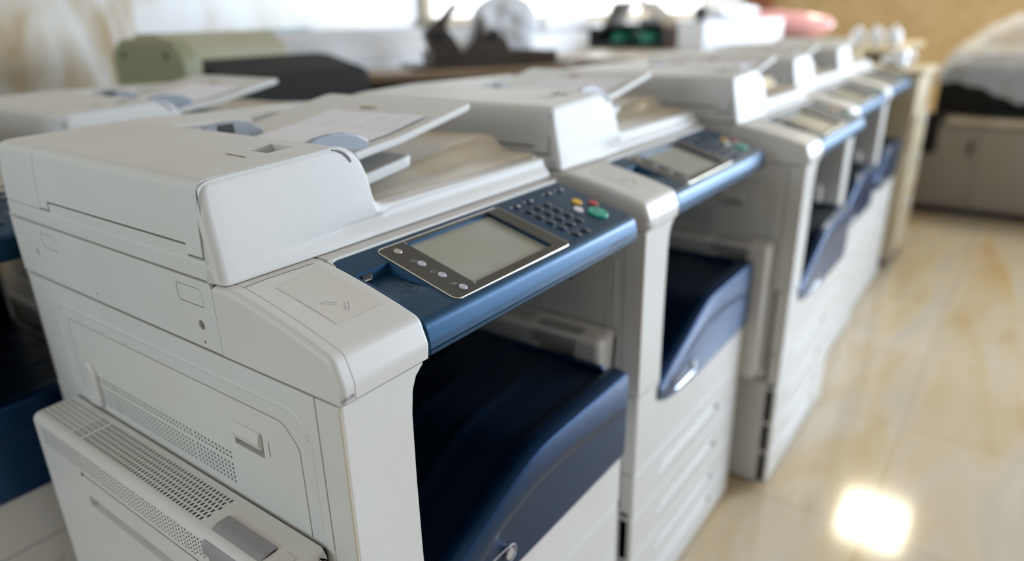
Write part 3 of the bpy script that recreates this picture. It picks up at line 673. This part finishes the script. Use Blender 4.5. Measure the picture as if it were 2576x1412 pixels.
# pale long plotter with teal film on top
e = empty('wide_format_printer', (1.93, 2.745, 0)); tag(e, 'long pale grey wide printer with teal film strips lying on top', 'printer')
b = MB(); b.prism(rpoly([(-.06, .95, .01), (.24, .95, .01), (.24, 1.25, .03), (.06, 1.255, .05), (-.03, 1.20, .03), (-.06, 1.12, .02)], 5), 0, 0, 1.02, .02, .02, 2); obj('body', b, 'pale', e)
b = MB(); b.box(.03, .99, -.067, -.056, 1.02, 1.09, .003); obj('front_flap', b, 'whitep', e)
b = MB(); b.box(.03, .99, -.066, -.05, .985, 1.008, .002); obj('paper_slot', b, 'charcoal', e)
for x in (.08, .86):
    b = MB(); b.box(x, x+.08, -.02, .18, 0, .95, .005); obj('stand_leg', b, 'charcoal', e)
b = MB(); b.grid(lambda u, v: (1.97+.30*u, 2.82+.10*v, 1.2635+.004*math.sin(9*u)*math.cos(5*v)), 16, 6); o = obj('film_strip', b, 'teal'); o.modifiers.clear(); s_ = o.modifiers.new('s', 'SOLIDIFY'); s_.thickness = .004; tag(o, 'teal plastic film strip lying on the pale wide printer', 'film')

# black crate with two green rolls
e = empty('storage_crate', (4.20, 1.92, 1.085)); tag(e, 'black open crate holding two green-ended rolls on the long table', 'crate')
b = MB(); b.box(0, .42, 0, .62, 0, .012, .002); b.box(0, .015, 0, .62, .012, .035, .002); b.box(.405, .42, 0, .62, .012, .125, .002); b.box(.015, .405, 0, .015, .012, .125, .002); b.box(.015, .405, .605, .62, .012, .125, .002); obj('shell', b, 'black', e)
for y in (.13, .33):
    b = MB(); b.cyl((y, .042), 0, .042, .0, .34, 24, .004); b.cyl((y, .042), 0, .018, -.004, .002, 16); o = obj('film_roll', b, 'greenroll'); o.location = (4.22, 1.92, 1.0985); tag(o, 'green-ended roll poking out of the black crate, '+('nearer the white box' if y < .2 else 'farther from the white box'), 'roll', 'green rolls in the crate')
e = empty('open_case', (4.30, 1.95, 1.213)); tag(e, 'grey case with its lid propped up like a tent above the black crate', 'case')
b = MB(); b.prism([(0, 0), (.02, 0), (.20, .135), (.36, .135), (.44, .0), (.46, 0), (.375, .155), (.19, .155)], 0, 0, .26); obj('lid', b, 'unit', e)
b = MB(); b.box(.03, .24, .05, .41, 0, .02, .003); obj('tray', b, 'black', e)
b = MB(); b.box(.02, .10, .06, .20, .0205, .055, .01); o = obj('blue_pouch', b, 'guide'); o.location = (4.30, 1.95, 1.213); tag(o, 'pale blue pouch lying inside the tented grey case', 'pouch')
# white box with small dark hole
e = empty('storage_box', (4.20, 1.83, 1.085), math.atan2(-.24, .72)); tag(e, 'glossy white box with a small dark finger hole beside the black crate', 'box')
b = MB(); b.box(0, .76, -.20, 0, 0, .150, .008); c = MB(); c.cyl((.33, .07), 1, .012, -.25, -.19, 16)
obj('body', b, 'whitep', e, c)
b = MB(); b.box(-.004, .764, -.204, .004, .150, .162, .003); obj('lid', b, 'whitep', e)
blob('wrapped_bundle', (4.62, 1.63, 1.248), (.20, .07, .055), 'bagw', 'crumpled pale bundle heaped on top of the white box', 'bundle', 8, None, -.32)
b = MB(); b.box(-.04, .04, -.03, .03, 0, .08, .008); o = obj('battery_pack', b, 'black'); o.location = (4.33, 1.74, 1.2475); tag(o, 'small black block standing on the left end of the white box', 'block')
# carton and paper roll
b = MB(); b.box(0, .70, 0, .26, 0, .115, .005); o = obj('flat_carton', b, 'whitep'); o.location = (3.25, 2.30, 1.085); tag(o, 'flat white carton on the long table left of the black crate', 'carton')
b = MB(); b.cyl((0, .042), 0, .042, 0, .52, 24, .004); o = obj('paper_roll', b, 'whitep'); o.location = (3.60, 2.42, 1.2005); tag(o, 'white paper roll lying on the flat white carton', 'roll')
# pink pillow pack and milky wrapped bottles
e = blob('pink_package', (5.60, 1.66, 1.085), (.40, .09, .115), 'pinkp', 'pink plastic-wrapped package lying on the long table near its right end', 'package', 5, None, -1.15, .08)
table('tan bench behind the last copiers carrying wrapped bottles', (4.75, .72), (1, 0), 1.2, .70, 1.07, 'yelcream')
bl = ['leftmost of three bluish wrapped bottles on the tan bench', 'middle of three bluish wrapped bottles on the tan bench', 'rightmost, brightest of three bluish wrapped bottles on the tan bench']
for i, (x, y) in enumerate(((5.05, .985), (5.08, .885), (5.12, .79))):
    b = MB(); b.loft([[(r*math.cos(2*math.pi*k/20), r*math.sin(2*math.pi*k/20), z) for k in range(20)] for r, z in ((.03, 0), (.038, .01), (.038, .11), (.03, .14), (.014, .155), (.014, .18))])
    o = obj('wrapped_bottle', b, 'wrap'); o.location = (x, y, 1.07); o.scale = (1.15, 1.15, .68); tag(o, bl[i], 'bottle', 'wrapped bottles')
# yellowed cabinet at the end of the row
e = empty('copier_cabinet', (3.95, .46, 0)); tag(e, 'yellowed cream office cabinet closing the end of the front row', 'cabinet')
b = MB(); b.box(0, .46, .01, .62, .05, .985, .01); obj('body', b, 'yelcream', e)
for z0, z1 in ((.08, .36), (.37, .60), (.61, .80)):
    b = MB(); b.box(.02, .44, -.004, .012, z0, z1, .004); d = obj('drawer', b, 'yelcream', e)
    b = MB(); b.box(.15, .31, -.016, -.003, z1-.05, z1-.03, .004); obj('handle', b, 'pale', d)
b = MB(); b.box(-.01, .47, -.01, .63, .986, 1.01, .006); obj('top', b, 'yelcream', e)
b = MB(); b.box(.03, .43, .03, .59, 0, .05); obj('plinth', b, 'gap', e)
for i, (x, y, s, lab) in enumerate(((4.10, .60, .06, 'shiny wrapped parcel on the left corner of the yellowed cabinet'), (4.30, .60, .06, 'shiny wrapped parcel on the right part of the yellowed cabinet'))):
    blob('wrapped_parcel', (x, y, 1.0105), (s, s, s*.8), 'wrap', lab, 'parcel', 20+i, 'parcels on the cabinet')
b = MB(); b.box(0, .14, 0, .18, 0, .07, .004); o = obj('small_carton', b, 'yelcream'); o.location = (4.15, .80, 1.0105); tag(o, 'small yellow carton behind the wrapped parcels on the cabinet', 'carton')
# brown carton and white sack between the row and the wrapped machine
e = empty('cardboard_box', (4.84, .50, 0), .1); tag(e, 'brown cardboard box on the floor left of the plastic-covered machine', 'box')
b = MB(); b.box(0, .16, 0, .15, 0, .32, .004); obj('carton', b, 'card', e)
b = MB(); b.box(-.001, .161, .06, .09, .3205, .322); obj('tape', b, 'tan', e)
blob('white_sack', (4.915, .58, .323), (.05, .055, .20), 'bagw', 'tall white plastic sack standing on the brown cardboard box', 'sack', 11, None, 0, .12)

# ------------------------------------------------------------------ the machine across the aisle, under clear film
e = empty('production_printer', (5.30, .57, 0)); tag(e, 'big taupe printing machine under a clear plastic sheet at the right edge', 'printing machine')
b = MB(); b.box(.0, .95, -1.9, 0, .05, .585, .012); body = obj('lower_cabinet', b, 'unit', e)
for y0, y1 in ((-.32, -.01), (-.95, -.33), (-1.55, -.96)):
    b = MB(); b.box(-.008, .004, y0, y1, .07, .56, .006); d = obj('cabinet_door', b, 'unit', e)
    b = MB(); b.box(-.014, -.007, y0+.02, y0+.04, .40, .50, .002); obj('door_handle', b, 'charcoal', d)
b = MB(); b.box(.04, .93, -1.88, -.02, 0, .05); obj('plinth', b, 'black', e)
b = MB(); b.box(-.02, .30, -1.9, -.13, .590, .635, .010); obj('front_ledge', b, 'bed', e)
b = MB(); b.box(.02, .25, -1.6, -.28, .636, .66, .004); obj('dark_tray', b, 'black', e)
b = MB(); b.box(.12, .95, -1.9, -.04, .636, .93, .02); obj('upper_module', b, 'charcoal', e)
b = MB(); b.box(.02, .95, -1.9, -.10, .932, 1.03, .02); obj('scanner_deck', b, 'bed', e)
b = MB(); b.box(.30, .90, -1.7, -.45, 1.032, 1.18, .03); obj('feeder', b, 'pale', e)
b = MB(); b.box(-.03, .0, -.10, -.0, .40, .66, .008); obj('hinge_block', b, 'charcoal', e)
def FD(u, v):
    # sheet hanging over the top: u runs along the machine, v from the front hem over the top to the back
    y = .02-1.95*u
    hump = interp(u, ((0, .90), (.05, 1.03), (.16, 1.20), (.3, 1.30), (.6, 1.34), (1, 1.30)))
    prof = ((0, -.06, .80), (.25, -.045, .86), (.42, .0, .96), (.55, .18, 1.0), (.7, .45, 1.0), (1, .98, .92))
    for (a, xa, ka), (b_, xb, kb) in zip(prof, prof[1:]):
        if v <= b_: t = (v-a)/(b_-a); x = lerp(xa, xb, t); z = lerp(ka, kb, t); break
    z = hump*z if v > .42 else lerp(.80+.05*math.sin(u*17), hump*.96, v/.42)
    w_ = math.sin(u*41+v*9)*.5+math.sin(u*23-v*14)*.5+.5*math.sin(u*90+v*3)
    return (x+.012*w_, y+.01*math.sin(v*12), z+.012*w_)
b = MB(); b.grid(FD, 120, 50); o = obj('plastic_sheet', b, 'film', ang=120); o.modifiers.clear(); o.location = (5.30, .57, 0); tag(o, 'clear crumpled plastic sheet draped over the big taupe machine', 'plastic sheet')
